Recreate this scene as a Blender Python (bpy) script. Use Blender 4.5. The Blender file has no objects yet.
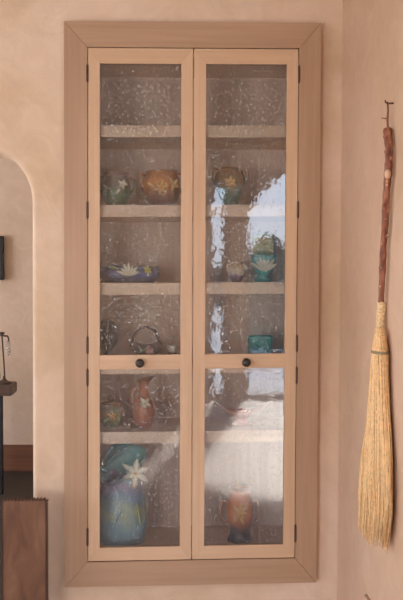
import bpy, bmesh, math, random
from mathutils import Vector, Matrix, noise
random.seed(7)
PI = math.pi
sc = bpy.context.scene
COL = sc.collection

# ------------------------------------------------------------------ camera
F = 811.0
CAM = Vector((0.3905, -3.0218, 1.17136))
YAW, PITCH, ROLL = 0.03938, -0.031607, 0.0043332
fw = Vector((math.sin(YAW)*math.cos(PITCH), math.cos(YAW)*math.cos(PITCH), math.sin(PITCH)))
_r = fw.cross(Vector((0, 0, 1))).normalized(); _u = _r.cross(fw)
RT = _r*math.cos(ROLL)+_u*math.sin(ROLL); UP = -_r*math.sin(ROLL)+_u*math.cos(ROLL)
cd = bpy.data.cameras.new('camera'); cam = bpy.data.objects.new('camera', cd); COL.objects.link(cam)
cd.sensor_fit = 'HORIZONTAL'; cd.sensor_width = 36; cd.lens = F/403*36; cd.clip_start = .05
M = Matrix((RT, UP, -fw)).transposed().to_4x4(); M.translation = CAM
cam.matrix_world = M; sc.camera = cam
def ray(px, py): return fw+RT*((px-201.5)/F)+UP*((300-py)/F)
def at(px, py, Y):
    d = ray(px, py); return CAM+d*((Y-CAM.y)/d.y)
def atx(px, py, X):
    d = ray(px, py); return CAM+d*((X-CAM.x)/d.x)
SH = .0097                                   # the old cabinet has settled slightly out of level
def sz(x): return SH*(x-.475)
FLOOR = -.32

# ------------------------------------------------------------------ materials
def new_mat(name):
    m = bpy.data.materials.new(name); m.use_nodes = True
    nt = m.node_tree; b = nt.nodes['Principled BSDF']; return m, nt, b
def N(nt, t, **k):
    n = nt.nodes.new(t)
    for a, v in k.items():
        if hasattr(n, a): setattr(n, a, v)
        else: n.inputs[a].default_value = v
    return n
def ramp(nt, stops):
    r = nt.nodes.new('ShaderNodeValToRGB'); e = r.color_ramp.elements
    while len(e) < len(stops): e.new(.5)
    for i, (p, c) in enumerate(stops): e[i].position = p; e[i].color = (*c, 1)
    return r
def s2l(r, g, b):
    f = lambda v: (v/255/12.92) if v/255 <= .04045 else ((v/255+.055)/1.055)**2.4
    return (f(r), f(g), f(b))
def plain(name, col, rough=.5, metal=0, bump=0, bscale=60, spec=.5, vary=.12):
    m, nt, b = new_mat(name)
    tc = N(nt, 'ShaderNodeTexCoord'); nz = N(nt, 'ShaderNodeTexNoise'); nz.inputs['Scale'].default_value = bscale
    nt.links.new(tc.outputs['Object'], nz.inputs['Vector'])
    r = ramp(nt, [(.3, tuple(c*(1-vary) for c in col)), (.7, tuple(min(1, c*(1+vary)) for c in col))])
    nt.links.new(nz.outputs['Fac'], r.inputs[0]); nt.links.new(r.outputs[0], b.inputs['Base Color'])
    b.inputs['Roughness'].default_value = rough; b.inputs['Metallic'].default_value = metal
    b.inputs['Specular IOR Level'].default_value = spec
    if bump:
        bp = N(nt, 'ShaderNodeBump'); bp.inputs['Strength'].default_value = bump; bp.inputs['Distance'].default_value = .005
        nt.links.new(nz.outputs['Fac'], bp.inputs['Height']); nt.links.new(bp.outputs[0], b.inputs['Normal'])
    return m
def plaster(name, c1, c2, c3):
    m, nt, b = new_mat(name)
    tc = N(nt, 'ShaderNodeTexCoord')
    n1 = N(nt, 'ShaderNodeTexNoise'); n1.inputs['Scale'].default_value = 1.7; n1.inputs['Detail'].default_value = 6; n1.inputs['Roughness'].default_value = .6; n1.inputs['Distortion'].default_value = .8
    n2 = N(nt, 'ShaderNodeTexNoise'); n2.inputs['Scale'].default_value = 9; n2.inputs['Detail'].default_value = 5; n2.inputs['Distortion'].default_value = 1.5
    n3 = N(nt, 'ShaderNodeTexNoise'); n3.inputs['Scale'].default_value = 45; n3.inputs['Detail'].default_value = 3
    for n in (n1, n2, n3): nt.links.new(tc.outputs['Object'], n.inputs['Vector'])
    r1 = ramp(nt, [(.3, c1), (.5, c2), (.72, c3)])
    nt.links.new(n1.outputs['Fac'], r1.inputs[0])
    r2 = ramp(nt, [(.25, (.86, .84, .82)), (.75, (1, 1, 1))]); nt.links.new(n2.outputs['Fac'], r2.inputs[0])
    mx = N(nt, 'ShaderNodeMix', data_type='RGBA', blend_type='MULTIPLY'); mx.inputs[0].default_value = .75
    nt.links.new(r1.outputs[0], mx.inputs[6]); nt.links.new(r2.outputs[0], mx.inputs[7])
    nt.links.new(mx.outputs[2], b.inputs['Base Color'])
    b.inputs['Roughness'].default_value = .75; b.inputs['Specular IOR Level'].default_value = .25
    ad = N(nt, 'ShaderNodeMath', operation='MULTIPLY_ADD'); ad.inputs[1].default_value = .25
    nt.links.new(n3.outputs['Fac'], ad.inputs[0]); nt.links.new(n2.outputs['Fac'], ad.inputs[2])
    bp = N(nt, 'ShaderNodeBump'); bp.inputs['Strength'].default_value = .35; bp.inputs['Distance'].default_value = .008
    nt.links.new(ad.outputs[0], bp.inputs['Height']); nt.links.new(bp.outputs[0], b.inputs['Normal'])
    return m
def wood(name, c1, c2, axis='Z', rough=.45, fine=260, contrast=1.0, offs=0):
    m, nt, b = new_mat(name)
    tc = N(nt, 'ShaderNodeTexCoord'); mp = N(nt, 'ShaderNodeMapping')
    s = {'X': (2.2, fine/4, fine/4), 'Y': (fine/4, 2.2, fine/4), 'Z': (fine/4, fine/4, 2.2)}[axis]
    mp.inputs['Scale'].default_value = s; mp.inputs['Location'].default_value = (offs, offs*2, offs*3)
    nt.links.new(tc.outputs['Object'], mp.inputs['Vector'])
    n1 = N(nt, 'ShaderNodeTexNoise'); n1.inputs['Scale'].default_value = 1; n1.inputs['Detail'].default_value = 5; n1.inputs['Distortion'].default_value = .3
    nt.links.new(mp.outputs[0], n1.inputs['Vector'])
    mp2 = N(nt, 'ShaderNodeMapping'); mp2.inputs['Scale'].default_value = tuple(v/8 if v > 5 else .8 for v in s)
    nt.links.new(tc.outputs['Object'], mp2.inputs['Vector'])
    n2 = N(nt, 'ShaderNodeTexNoise'); n2.inputs['Scale'].default_value = 1; n2.inputs['Detail'].default_value = 3
    nt.links.new(mp2.outputs[0], n2.inputs['Vector'])
    mm = N(nt, 'ShaderNodeMath', operation='MULTIPLY_ADD'); mm.inputs[1].default_value = .55*contrast
    ms = N(nt, 'ShaderNodeMath', operation='MULTIPLY'); ms.inputs[1].default_value = .5
    nt.links.new(n2.outputs['Fac'], ms.inputs[0]); nt.links.new(n1.outputs['Fac'], mm.inputs[0]); nt.links.new(ms.outputs[0], mm.inputs[2])
    r = ramp(nt, [(.35, c1), (.7, c2)]); nt.links.new(mm.outputs[0], r.inputs[0])
    nt.links.new(r.outputs[0], b.inputs['Base Color']); b.inputs['Roughness'].default_value = rough
    b.inputs['Specular IOR Level'].default_value = .35
    bp = N(nt, 'ShaderNodeBump'); bp.inputs['Strength'].default_value = .15; bp.inputs['Distance'].default_value = .002
    nt.links.new(n1.outputs['Fac'], bp.inputs['Height']); nt.links.new(bp.outputs[0], b.inputs['Normal'])
    return m
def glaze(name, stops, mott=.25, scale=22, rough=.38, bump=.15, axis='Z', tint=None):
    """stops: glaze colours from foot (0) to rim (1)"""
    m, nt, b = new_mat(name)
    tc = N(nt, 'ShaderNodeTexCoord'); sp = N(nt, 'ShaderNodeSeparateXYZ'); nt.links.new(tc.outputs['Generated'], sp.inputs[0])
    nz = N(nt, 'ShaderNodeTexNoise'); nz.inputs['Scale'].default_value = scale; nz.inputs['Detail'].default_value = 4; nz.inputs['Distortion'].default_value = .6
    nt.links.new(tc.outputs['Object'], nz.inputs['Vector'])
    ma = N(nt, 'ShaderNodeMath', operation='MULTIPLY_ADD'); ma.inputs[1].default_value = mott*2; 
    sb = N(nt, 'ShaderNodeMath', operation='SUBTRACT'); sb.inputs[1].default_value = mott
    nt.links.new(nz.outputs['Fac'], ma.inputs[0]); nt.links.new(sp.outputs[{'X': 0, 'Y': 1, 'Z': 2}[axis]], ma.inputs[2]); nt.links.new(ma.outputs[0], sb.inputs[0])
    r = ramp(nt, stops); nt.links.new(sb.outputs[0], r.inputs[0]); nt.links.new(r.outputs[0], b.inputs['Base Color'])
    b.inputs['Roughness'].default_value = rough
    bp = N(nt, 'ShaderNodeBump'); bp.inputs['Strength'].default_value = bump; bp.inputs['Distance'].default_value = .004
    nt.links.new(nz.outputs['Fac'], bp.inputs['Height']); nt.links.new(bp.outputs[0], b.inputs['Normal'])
    return m
def rain_glass(name, refr, haze, ior, rough):
    """thin cast glass with a faint ripple; the seed-like drops on its face are modelled as real domes"""
    m, nt, b = new_mat(name); nt.nodes.remove(b); out = nt.nodes['Material Output']
    tc = N(nt, 'ShaderNodeTexCoord')
    w2 = N(nt, 'ShaderNodeTexNoise'); w2.inputs['Scale'].default_value = 40; w2.inputs['Detail'].default_value = 2
    nt.links.new(tc.outputs['Object'], w2.inputs['Vector'])
    bp = N(nt, 'ShaderNodeBump'); bp.inputs['Strength'].default_value = 1; bp.inputs['Distance'].default_value = .00016
    nt.links.new(w2.outputs['Fac'], bp.inputs['Height'])
    tr = N(nt, 'ShaderNodeBsdfTransparent'); tr.inputs[0].default_value = (.99, .99, .985, 1)
    rf = N(nt, 'ShaderNodeBsdfRefraction'); rf.inputs['IOR'].default_value = 1.15; rf.inputs['Roughness'].default_value = .02; rf.inputs[0].default_value = (.99, .99, .985, 1)
    nt.links.new(bp.outputs[0], rf.inputs['Normal'])
    mt = N(nt, 'ShaderNodeMixShader'); mt.inputs[0].default_value = refr
    nt.links.new(tr.outputs[0], mt.inputs[1]); nt.links.new(rf.outputs[0], mt.inputs[2])
    gl = N(nt, 'ShaderNodeBsdfAnisotropic'); gl.inputs['Roughness'].default_value = rough; nt.links.new(bp.outputs[0], gl.inputs['Normal'])
    fr = N(nt, 'ShaderNodeFresnel'); fr.inputs[0].default_value = ior
    mx = N(nt, 'ShaderNodeMixShader'); nt.links.new(fr.outputs[0], mx.inputs[0]); nt.links.new(mt.outputs[0], mx.inputs[1]); nt.links.new(gl.outputs[0], mx.inputs[2])
    df = N(nt, 'ShaderNodeBsdfDiffuse'); df.inputs[0].default_value = (.5, .51, .52, 1)
    m2 = N(nt, 'ShaderNodeMixShader'); m2.inputs[0].default_value = haze; nt.links.new(mx.outputs[0], m2.inputs[1]); nt.links.new(df.outputs[0], m2.inputs[2])
    nt.links.new(m2.outputs[0], out.inputs[0]); return m

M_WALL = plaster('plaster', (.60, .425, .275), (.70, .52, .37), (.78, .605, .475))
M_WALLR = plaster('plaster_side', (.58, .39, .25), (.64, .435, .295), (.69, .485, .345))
M_WALLF = plaster('plaster_far', (.58, .44, .33), (.64, .50, .39), (.67, .54, .44))
M_CEIL = plain('ceiling_paint', (.36, .27, .20), .9)
M_FLOOR = wood('floor_boards', (.40, .31, .25), (.54, .44, .37), 'Y', .5, 60)
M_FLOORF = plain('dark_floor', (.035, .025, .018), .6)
M_CASV = wood('casing_wood_vertical', (.37, .225, .135), (.47, .30, .19), 'Z', .42)
M_CASH = wood('casing_wood_horizontal', (.37, .225, .135), (.47, .30, .19), 'X', .42, offs=3)
M_DRV = wood('door_wood_vertical', (.53, .34, .205), (.65, .44, .28), 'Z', .42, offs=7)
M_DRH = wood('door_wood_horizontal', (.53, .34, .205), (.65, .44, .28), 'X', .42, offs=5)
M_BACK = wood('back_panel_wood', (.56, .42, .34), (.74, .58, .48), 'Z', .6, 200, 1.1, 9)
M_SHELF = wood('shelf_wood', (.78, .57, .41), (.88, .68, .51), 'X', .5, offs=11)
M_BRONZE = plain('dark_bronze', (.045, .033, .026), .4, .6)
M_HINGE = plain('hinge_bronze', (.09, .05, .035), .5, .5)
M_GLASS = rain_glass('rain_glass', .04, .01, 1.74, .018); M_DROP = rain_glass('rain_glass_drops', .2, .06, 1.75, .0)

# ------------------------------------------------------------------ mesh helpers
def link(o, parent=None):
    COL.objects.link(o)
    if parent is not None: o.parent = parent
    return o
def mesh_obj(name, bm, mats, parent=None, smooth=False, shear=False, loc=None):
    if shear:
        for v in bm.verts: v.co.z += sz(v.co.x)
    bmesh.ops.recalc_face_normals(bm, faces=bm.faces)
    me = bpy.data.meshes.new(name)
    if smooth:
        for f in bm.faces: f.smooth = True
    bm.to_mesh(me); bm.free()
    for m in (mats if isinstance(mats, (list, tuple)) else [mats]): me.materials.append(m)
    o = bpy.data.objects.new(name, me); link(o, parent)
    if loc is not None: o.location = loc
    return o
def tag(o, label, cat, group=None):
    o['label'] = label; o['category'] = cat
    if group: o['group'] = group
    return o
def struct(o): o['kind'] = 'structure'; return o
def thing(name, loc, label, cat, group=None):
    o = bpy.data.objects.new(name, None); o.empty_display_size = .05; link(o); o.location = loc
    return tag(o, label, cat, group)
def box(bm, x0, x1, y0, y1, z0, z1, mi=0, bev=0):
    vs = [bm.verts.new((x, y, z)) for x in (x0, x1) for y in (y0, y1) for z in (z0, z1)]
    fs = [bm.faces.new([vs[i] for i in q]) for q in ((0, 1, 3, 2), (4, 6, 7, 5), (0, 4, 5, 1), (2, 3, 7, 6), (0, 2, 6, 4), (1, 5, 7, 3))]
    for f in fs: f.material_index = mi
    if bev:
        es = {e for f in fs for e in f.edges}
        bmesh.ops.bevel(bm, geom=list(es), offset=bev, segments=2, affect='EDGES', material=-1)
    return vs
def prism(bm, poly, y0, y1, mi=0, bev=0):
    """poly in XZ extruded along Y"""
    a = [bm.verts.new((x, y0, z)) for x, z in poly]; b = [bm.verts.new((x, y1, z)) for x, z in poly]
    n = len(poly); fs = [bm.faces.new(a), bm.faces.new(list(reversed(b)))]
    for i in range(n): fs.append(bm.faces.new((a[i], b[i], b[(i+1) % n], a[(i+1) % n])))
    for f in fs: f.material_index = mi
    if bev:
        bmesh.ops.bevel(bm, geom=list({e for f in fs for e in f.edges}), offset=bev, segments=2, affect='EDGES', material=-1)
def tube(bm, pts, rad, seg=8, flat=None, mi=0, cap=True):
    pts = [Vector(p) for p in pts]; n = len(pts); rings = []
    if not isinstance(rad, (list, tuple)): rad = [rad]*n
    ref = Vector((0, 0, 1))
    t0 = (pts[1]-pts[0]).normalized()
    if abs(t0.dot(ref)) > .9: ref = Vector((1, 0, 0))
    for i, p in enumerate(pts):
        t = (pts[min(i+1, n-1)]-pts[max(i-1, 0)]).normalized()
        a = (ref-t*ref.dot(t)).normalized(); b = t.cross(a); ref = a
        ra = rad[i]; rb = ra*(flat if flat else 1)
        rings.append([bm.verts.new(p+a*ra*math.cos(k*2*PI/seg)+b*rb*math.sin(k*2*PI/seg)) for k in range(seg)])
    for i in range(n-1):
        for k in range(seg):
            f = bm.faces.new((rings[i][k], rings[i][(k+1) % seg], rings[i+1][(k+1) % seg], rings[i+1][k])); f.material_index = mi
    if cap: bm.faces.new(rings[0]).material_index = mi; bm.faces.new(list(reversed(rings[-1]))).material_index = mi
def spline(pts, k=6):
    P = [Vector(p) for p in pts]; out = []
    for i in range(len(P)-1):
        p0 = P[max(i-1, 0)]; p1 = P[i]; p2 = P[i+1]; p3 = P[min(i+2, len(P)-1)]
        for j in range(k):
            t = j/k
            out.append(.5*((2*p1)+(p2-p0)*t+(2*p0-5*p1+4*p2-p3)*t*t+(3*p1-p0-3*p2+p3)*t**3))
    out.append(P[-1]); return out
def smooth_profile(prof, k=4):
    return [(p.x, p.y) for p in spline([(r, z, 0) for r, z in prof], k)]
def lathe(bm, prof, seg=36, fx=1, fy=1, warp=None, wall=.004):
    """closed pot: outer profile then an inner wall; warp(theta, t, r, z) -> r, z"""
    prof = smooth_profile(prof); n = len(prof); zt = prof[-1][1]
    rings = []
    def ring(r, z, t):
        vs = []
        for k in range(seg):
            th = 2*PI*k/seg; rr, zz = warp(th, t, r, z) if warp else (r, z)
            vs.append(bm.verts.new((rr*fx*math.cos(th), rr*fy*math.sin(th), zz)))
        return vs
    for i, (r, z) in enumerate(prof): rings.append(ring(max(r, .0005), z, i/(n-1)))
    for i in range(n-1, int(n*.25), -2):
        r, z = prof[i]; rings.append(ring(max(r-wall, .001), z-(0.001 if i == n-1 else 0), i/(n-1)))
    for a, b in zip(rings, rings[1:]):
        for k in range(seg): bm.faces.new((a[k], a[(k+1) % seg], b[(k+1) % seg], b[k]))
    bm.faces.new(rings[0]); bm.faces.new(rings[-1])
def petal(bm, c, ang, L, w, lift=.004, thick=.0025, seg=6, curl=.25, mi=0):
    """leaf-shaped petal in the XZ plane facing -Y"""
    d = Vector((math.cos(ang), 0, math.sin(ang))); s = Vector((-d.z, 0, d.x)); c = Vector(c)
    rows = []
    for i in range(seg+1):
        t = i/seg; ww = w*math.sin(PI*min(1, .12+t*.88))**.8*(1 if t < .99 else .15)
        y = -lift*math.sin(t*PI*.7)
        row = []
        for q in (-1, -.4, .4, 1):
            row.append(bm.verts.new(c+d*L*t+s*ww*q*.5+Vector((0, y-(.0015 if abs(q) < .9 else 0), 0))))
        rows.append(row)
    back = [bm.verts.new((r[1].co+r[2].co)/2+Vector((0, thick+lift*.5, 0))) for r in rows]
    for i in range(seg):
        for q in range(3): bm.faces.new((rows[i][q], rows[i][q+1], rows[i+1][q+1], rows[i+1][q])).material_index = mi
        bm.faces.new((rows[i][0], rows[i+1][0], back[i+1], back[i])).material_index = mi
        bm.faces.new((rows[i][3], back[i], back[i+1], rows[i+1][3])).material_index = mi
def blob(bm, c, rx, ry, rz, u=12, v=8, mi=0):
    r = bmesh.ops.create_uvsphere(bm, u_segments=u, v_segments=v, radius=1)
    for vt in r['verts']: vt.co = Vector((vt.co.x*rx+c[0], vt.co.y*ry+c[1], vt.co.z*rz+c[2]))
    for f in {f for vt in r['verts'] for f in vt.link_faces}: f.material_index = mi

# ------------------------------------------------------------------ room shell
WB = .035                      # front face of the cabinet wall
CX = 1.037                    # the corner
# arched opening (rounded haunches), then the wall outline around it and the cabinet niche
AX1, AX0, ATOP, AR = -.124, -1.25, 1.645, .205
def arch_pts(grow=0):
    out = [(AX1+grow, FLOOR)]
    for k in range(0, 13):
        a = k/12*PI/2; out.append((AX1-AR+(AR+grow)*math.cos(a), ATOP-AR+(AR+grow)*math.sin(a)))
    for k in range(0, 13):
        a = PI/2+k/12*PI/2; out.append((AX0+AR+(AR+grow)*math.cos(a), ATOP-AR+(AR+grow)*math.sin(a)))
    out.append((AX0-grow, FLOOR)); return out
bm = bmesh.new()
WY1 = .30
def wall_panel(x0, x1, z0, z1, y0=WB, y1=WY1):
    box(bm, x0, x1, y0, y1, z0, z1)
box(bm, -4, AX0-.022, WB, WY1, FLOOR, 2.75)
box(bm, AX1+.022, .03, WB, WY1, FLOOR, 2.75)
box(bm, .93, 1.3, WB, WY1, FLOOR, 2.75)
box(bm, .03, .93, WB, WY1, FLOOR, .045)
box(bm, .03, .93, WB, WY1, 2.06, 2.75)
# band over and around the arch with a softly rounded plaster edge
ap = arch_pts()
RB = .022
prev = None
sect = [(RB, 0)]+[(RB-RB*math.sin(k/5*PI/2), RB-RB*math.cos(k/5*PI/2)) for k in range(1, 6)]
sect = sect+[(0, WY1-WB-.02), (RB, WY1-WB)]
rows = []
gp = arch_pts(1)
nsub = len(ap)
for (x, z), (gx, gz) in zip(ap, gp):
    d = Vector((gx-x, gz-z)); d = d if d.length < 1.5 else d.normalized()
    if z <= FLOOR+1e-6: d = Vector((1 if x > -.5 else -1, 0))
    # plaster edges are never quite straight
    rows.append([bm.verts.new((x+d.x*s, WB+dep, z+d.y*s)) for s, dep in sect])
for a, b in zip(rows, rows[1:]):
    for k in range(len(sect)-1): bm.faces.new((a[k], a[k+1], b[k+1], b[k]))
top = 2.75
for side in (0, -1):
    Y = WB if side == 0 else WY1
    for a, b in zip(rows, rows[1:]):
        va, vb = a[side], b[side]
        if va.co.z <= FLOOR+1e-6 or vb.co.z <= FLOOR+1e-6: continue
        bm.faces.new([bm.verts.new(p) for p in ((va.co.x, Y, va.co.z), (vb.co.x, Y, vb.co.z), (vb.co.x, Y, top), (va.co.x, Y, top))])
struct(mesh_obj('wall_back', bm, M_WALL, smooth=False))
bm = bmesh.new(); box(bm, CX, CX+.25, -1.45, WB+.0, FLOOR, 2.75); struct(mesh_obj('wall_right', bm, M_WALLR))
bm = bmesh.new(); box(bm, -4, 3.7, -6.7, WB, FLOOR-.05, FLOOR); box(bm, AX0, AX1, WB, WY1, FLOOR-.05, FLOOR); struct(mesh_obj('floor', bm, M_FLOOR))
bm = bmesh.new(); box(bm, -4, 3.7, -6.7, .30, 2.75, 2.8); struct(mesh_obj('ceiling', bm, M_CEIL))
# room beyond the arch
FY = 3.12
bm = bmesh.new(); box(bm, -4, 1.4, FY, FY+.15, FLOOR, 2.75); struct(mesh_obj('wall_far', bm, M_WALLF))
bm = bmesh.new(); box(bm, 1.25, 1.4, WY1, FY, FLOOR, 2.75); struct(mesh_obj('wall_far_right', bm, M_WALLF))
bm = bmesh.new(); box(bm, -4, 1.4, WY1, FY+.15, FLOOR-.05, FLOOR); struct(mesh_obj('floor_far', bm, M_FLOORF))
bm = bmesh.new(); box(bm, -4, 1.4, .30, FY+.15, 2.75, 2.8); struct(mesh_obj('ceiling_far', bm, M_CEIL))
bm = bmesh.new(); box(bm, -4, 1.25, FY-.02, FY, FLOOR, FLOOR+.2, bev=.004)
struct(mesh_obj('baseboard_far', bm, wood('baseboard_wood', (.13, .055, .03), (.22, .10, .055), 'X', .5)))

# rear wall of the viewer's room, with its windows
def wall_with_holes(name, xs, zs, holes, y0, y1, mat):
    xs = sorted(set(xs)); zs = sorted(set(zs)); bm = bmesh.new()
    for a, b in zip(xs, xs[1:]):
        for c, d in zip(zs, zs[1:]):
            mx, mz = (a+b)/2, (c+d)/2
            if any(h[0] < mx < h[1] and h[2] < mz < h[3] for h in holes): continue
            box(bm, a, b, y0, y1, c, d)
    return struct(mesh_obj(name, bm, mat))
HA = (1.28, 3.4, -.3, 2.42)      # arched french window
HB = (.86, 1.06, -.3, 2.25)       # narrow sidelight
HC = (-3.4, -1.1, .0, 2.2)        # broad unseen window to the left, added to carry the rear fill lamp
holes = [HA, HB, HC]
xs = [-4, 3.7]+[v for h in holes for v in h[:2]]; zs = [FLOOR, 2.75]+[v for h in holes for v in h[2:]]
wall_with_holes('wall_front', xs, zs, holes, -6.7, -6.5, M_WALL)
bm = bmesh.new(); box(bm, -4.1, -4, -6.7, FY, FLOOR, .4); box(bm, -4.1, -4, -6.7, FY, 2.4, 2.75); box(bm, -4.1, -4, -6.7, -4.5, .4, 2.4); box(bm, -4.1, -4, -1.5, .9, .4, 2.4); box(bm, -4.1, -4, 2.6, FY, .4, 2.4)
struct(mesh_obj('wall_left', bm, M_WALL))
bm = bmesh.new(); box(bm, 3.7, 3.8, -6.7, .3, FLOOR, 2.75); struct(mesh_obj('wall_right_far', bm, M_WALL))
M_FRAME = plain('window_frame_paint', (.25, .17, .12), .5)
def muntins(name, h, nx, nz, arch=False):
    bm = bmesh.new(); x0, x1, z0, z1 = h; w = .05
    for a, b in ((x0, x0+w), (x1-w, x1)): box(bm, a, b, -6.62, -6.56, z0, z1)
    for a, b in ((z0, z0+w), (z1-w, z1)): box(bm, x0+w, x1-w, -6.62, -6.56, a, b)
    for i in range(1, nx):
        c = x0+(x1-x0)*i/nx; box(bm, c-.02, c+.02, -6.61, -6.57, z0+w, z1-w)
    for i in range(1, nz):
        c = z0+(z1-z0)*i/nz; box(bm, x0+w, x1-w, -6.605, -6.575, c-.02, c+.02)
    if arch:      # plastered corner that rounds the head of the opening
        R = .8; pts = [(x0, z1), (x0, z1-R)]+[(x0+R-R*math.cos(k/10*PI/2), z1-R+R*math.sin(k/10*PI/2)) for k in range(1, 11)]
        prism(bm, pts, -6.68, -6.52)
        prism(bm, [(x0+x1-a, b) for a, b in pts], -6.68, -6.52)
    struct(mesh_obj(name, bm, M_FRAME))
muntins('window_1', HA, 1, 1, True)
bm = bmesh.new(); box(bm, 2.30, 2.36, -6.62, -6.56, HA[2]+.05, HA[3]-.05)
struct(mesh_obj('trim_1', bm, plain('blue_grey_paint', (.16, .19, .24), .5))); muntins('window_2', HB, 1, 1); muntins('added_window_3', HC, 4, 2)
# ground outside
bm = bmesh.new(); box(bm, -40, 40, -60, -6.7, FLOOR-.2, FLOOR-.1); struct(mesh_obj('ground', bm, plain('terrace_paving', (.60, .57, .52), .9)))
bm = bmesh.new()
for k in range(40):
    blob(bm, (-38+k*2+random.uniform(-.4, .4), -40+random.uniform(-2, 2), -.6), 2.2, 2, random.uniform(1.8, 2.8), 10, 7)
for k in range(9):  # nearer row added to darken the lower part of the window's reflection
    blob(bm, (2.45+k*.75, -14+random.uniform(-.2, .2), .5), .6, .6, random.uniform(1.45, 1.75), 10, 7)
hd = mesh_obj('hedge', bm, plain('hedge_leaves', (.06, .09, .07), .9, vary=.5, bscale=3)); hd['kind'] = 'structure'

# ------------------------------------------------------------------ cabinet
CW, CH = .951, 2.1026
X0, X1, Z0, Z1 = .0863, .8686, .0952, 2.0073
cab = thing('display_cabinet', (.475, .02, 0), 'tall built-in wooden display cabinet with two textured glass doors set in the plaster wall', 'cabinet')
inv = Vector((-.475, -.02, 0))
def cpart(name, bm, mats, parent=cab, smooth=False):
    for v in bm.verts: v.co.z += sz(v.co.x)
    o = mesh_obj(name, bm, mats, parent, smooth)
    if parent is cab: o.location = inv
    return o
bm = bmesh.new(); g = .0008
prism(bm, [(0, 0), (X0, Z0), (X0, Z1), (0, CH)], 0, WB+.002, 0, .0012)
prism(bm, [(CW, 0), (CW, CH), (X1, Z1), (X1, Z0)], 0, WB+.002, 0, .0012)
prism(bm, [(0+g, 0), (CW-g, 0), (X1, Z0-g), (X0, Z0-g)], 0, WB+.002, 1, .0012)
prism(bm, [(0+g, CH), (X0, Z1+g), (X1, Z1+g), (CW-g, CH)], 0, WB+.002, 1, .0012)
cpart('casing', bm, [M_CASV, M_CASH])
IX0, IX1, IZ0, IZ1, IY = .075, .882, .118, 1.978, .335
bm = bmesh.new()
box(bm, IX0-.018, IX0, .024, IY, .085, 2.02, 0); box(bm, IX1, IX1+.018, .024, IY, .085, 2.02, 0)
box(bm, IX0, IX1, .026, IY, IZ0-.02, IZ0, 1); box(bm, IX0, IX1, .026, IY, IZ1, IZ1+.02, 1)
cpart('carcass', bm, [M_BACK, M_SHELF])
bm = bmesh.new(); box(bm, IX0, IX1, IY, IY+.01, IZ0-.02, IZ1+.02); cpart('back_panel', bm, M_BACK)
SHELF = [1.729, 1.432, 1.140, .841, .577]
for z in SHELF:
    bm = bmesh.new(); box(bm, IX0+.001, IX1-.001, .033, IY-.001, z-.044, z, bev=.0015); cpart('shelf', bm, M_SHELF)

def drops(bm, x0, x1, z0, z1):
    rnd = random.Random(int(x0*1000+z0*100)); cell = {}
    n = int((x1-x0)*(z1-z0)/.0180**2)
    for _ in range(n*2):
        r = .0026+.0030*rnd.random()**1.3
        x, z = rnd.uniform(x0+r, x1-r), rnd.uniform(z0+r, z1-r); c = (int(x/.01), int(z/.01))
        if any((x-q[0])**2+(z-q[1])**2 < (r+q[2])**2 for i in (-1, 0, 1) for j in (-1, 0, 1) for q in cell.get((c[0]+i, c[1]+j), ())): continue
        cell.setdefault(c, []).append((x, z, r)); h = r*rnd.uniform(.18, .36); el = rnd.uniform(.9, 1.35); tp = bm.verts.new((x, .0099-h, z)); prev = None
        for f, hh in ((.35, .72), (.8, .22), (1, 0)):
            rg = [bm.verts.new((x+r*f*math.cos(k*PI/4), .0099-h*hh, z+r*f*el*math.sin(k*PI/4))) for k in range(8)]
            for k in range(8):
                fc = bm.faces.new((tp, rg[k], rg[(k+1) % 8])) if prev is None else bm.faces.new((prev[k], rg[k], rg[(k+1) % 8], prev[(k+1) % 8]))
                fc.smooth = True; fc.material_index = 1
            prev = rg
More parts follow.
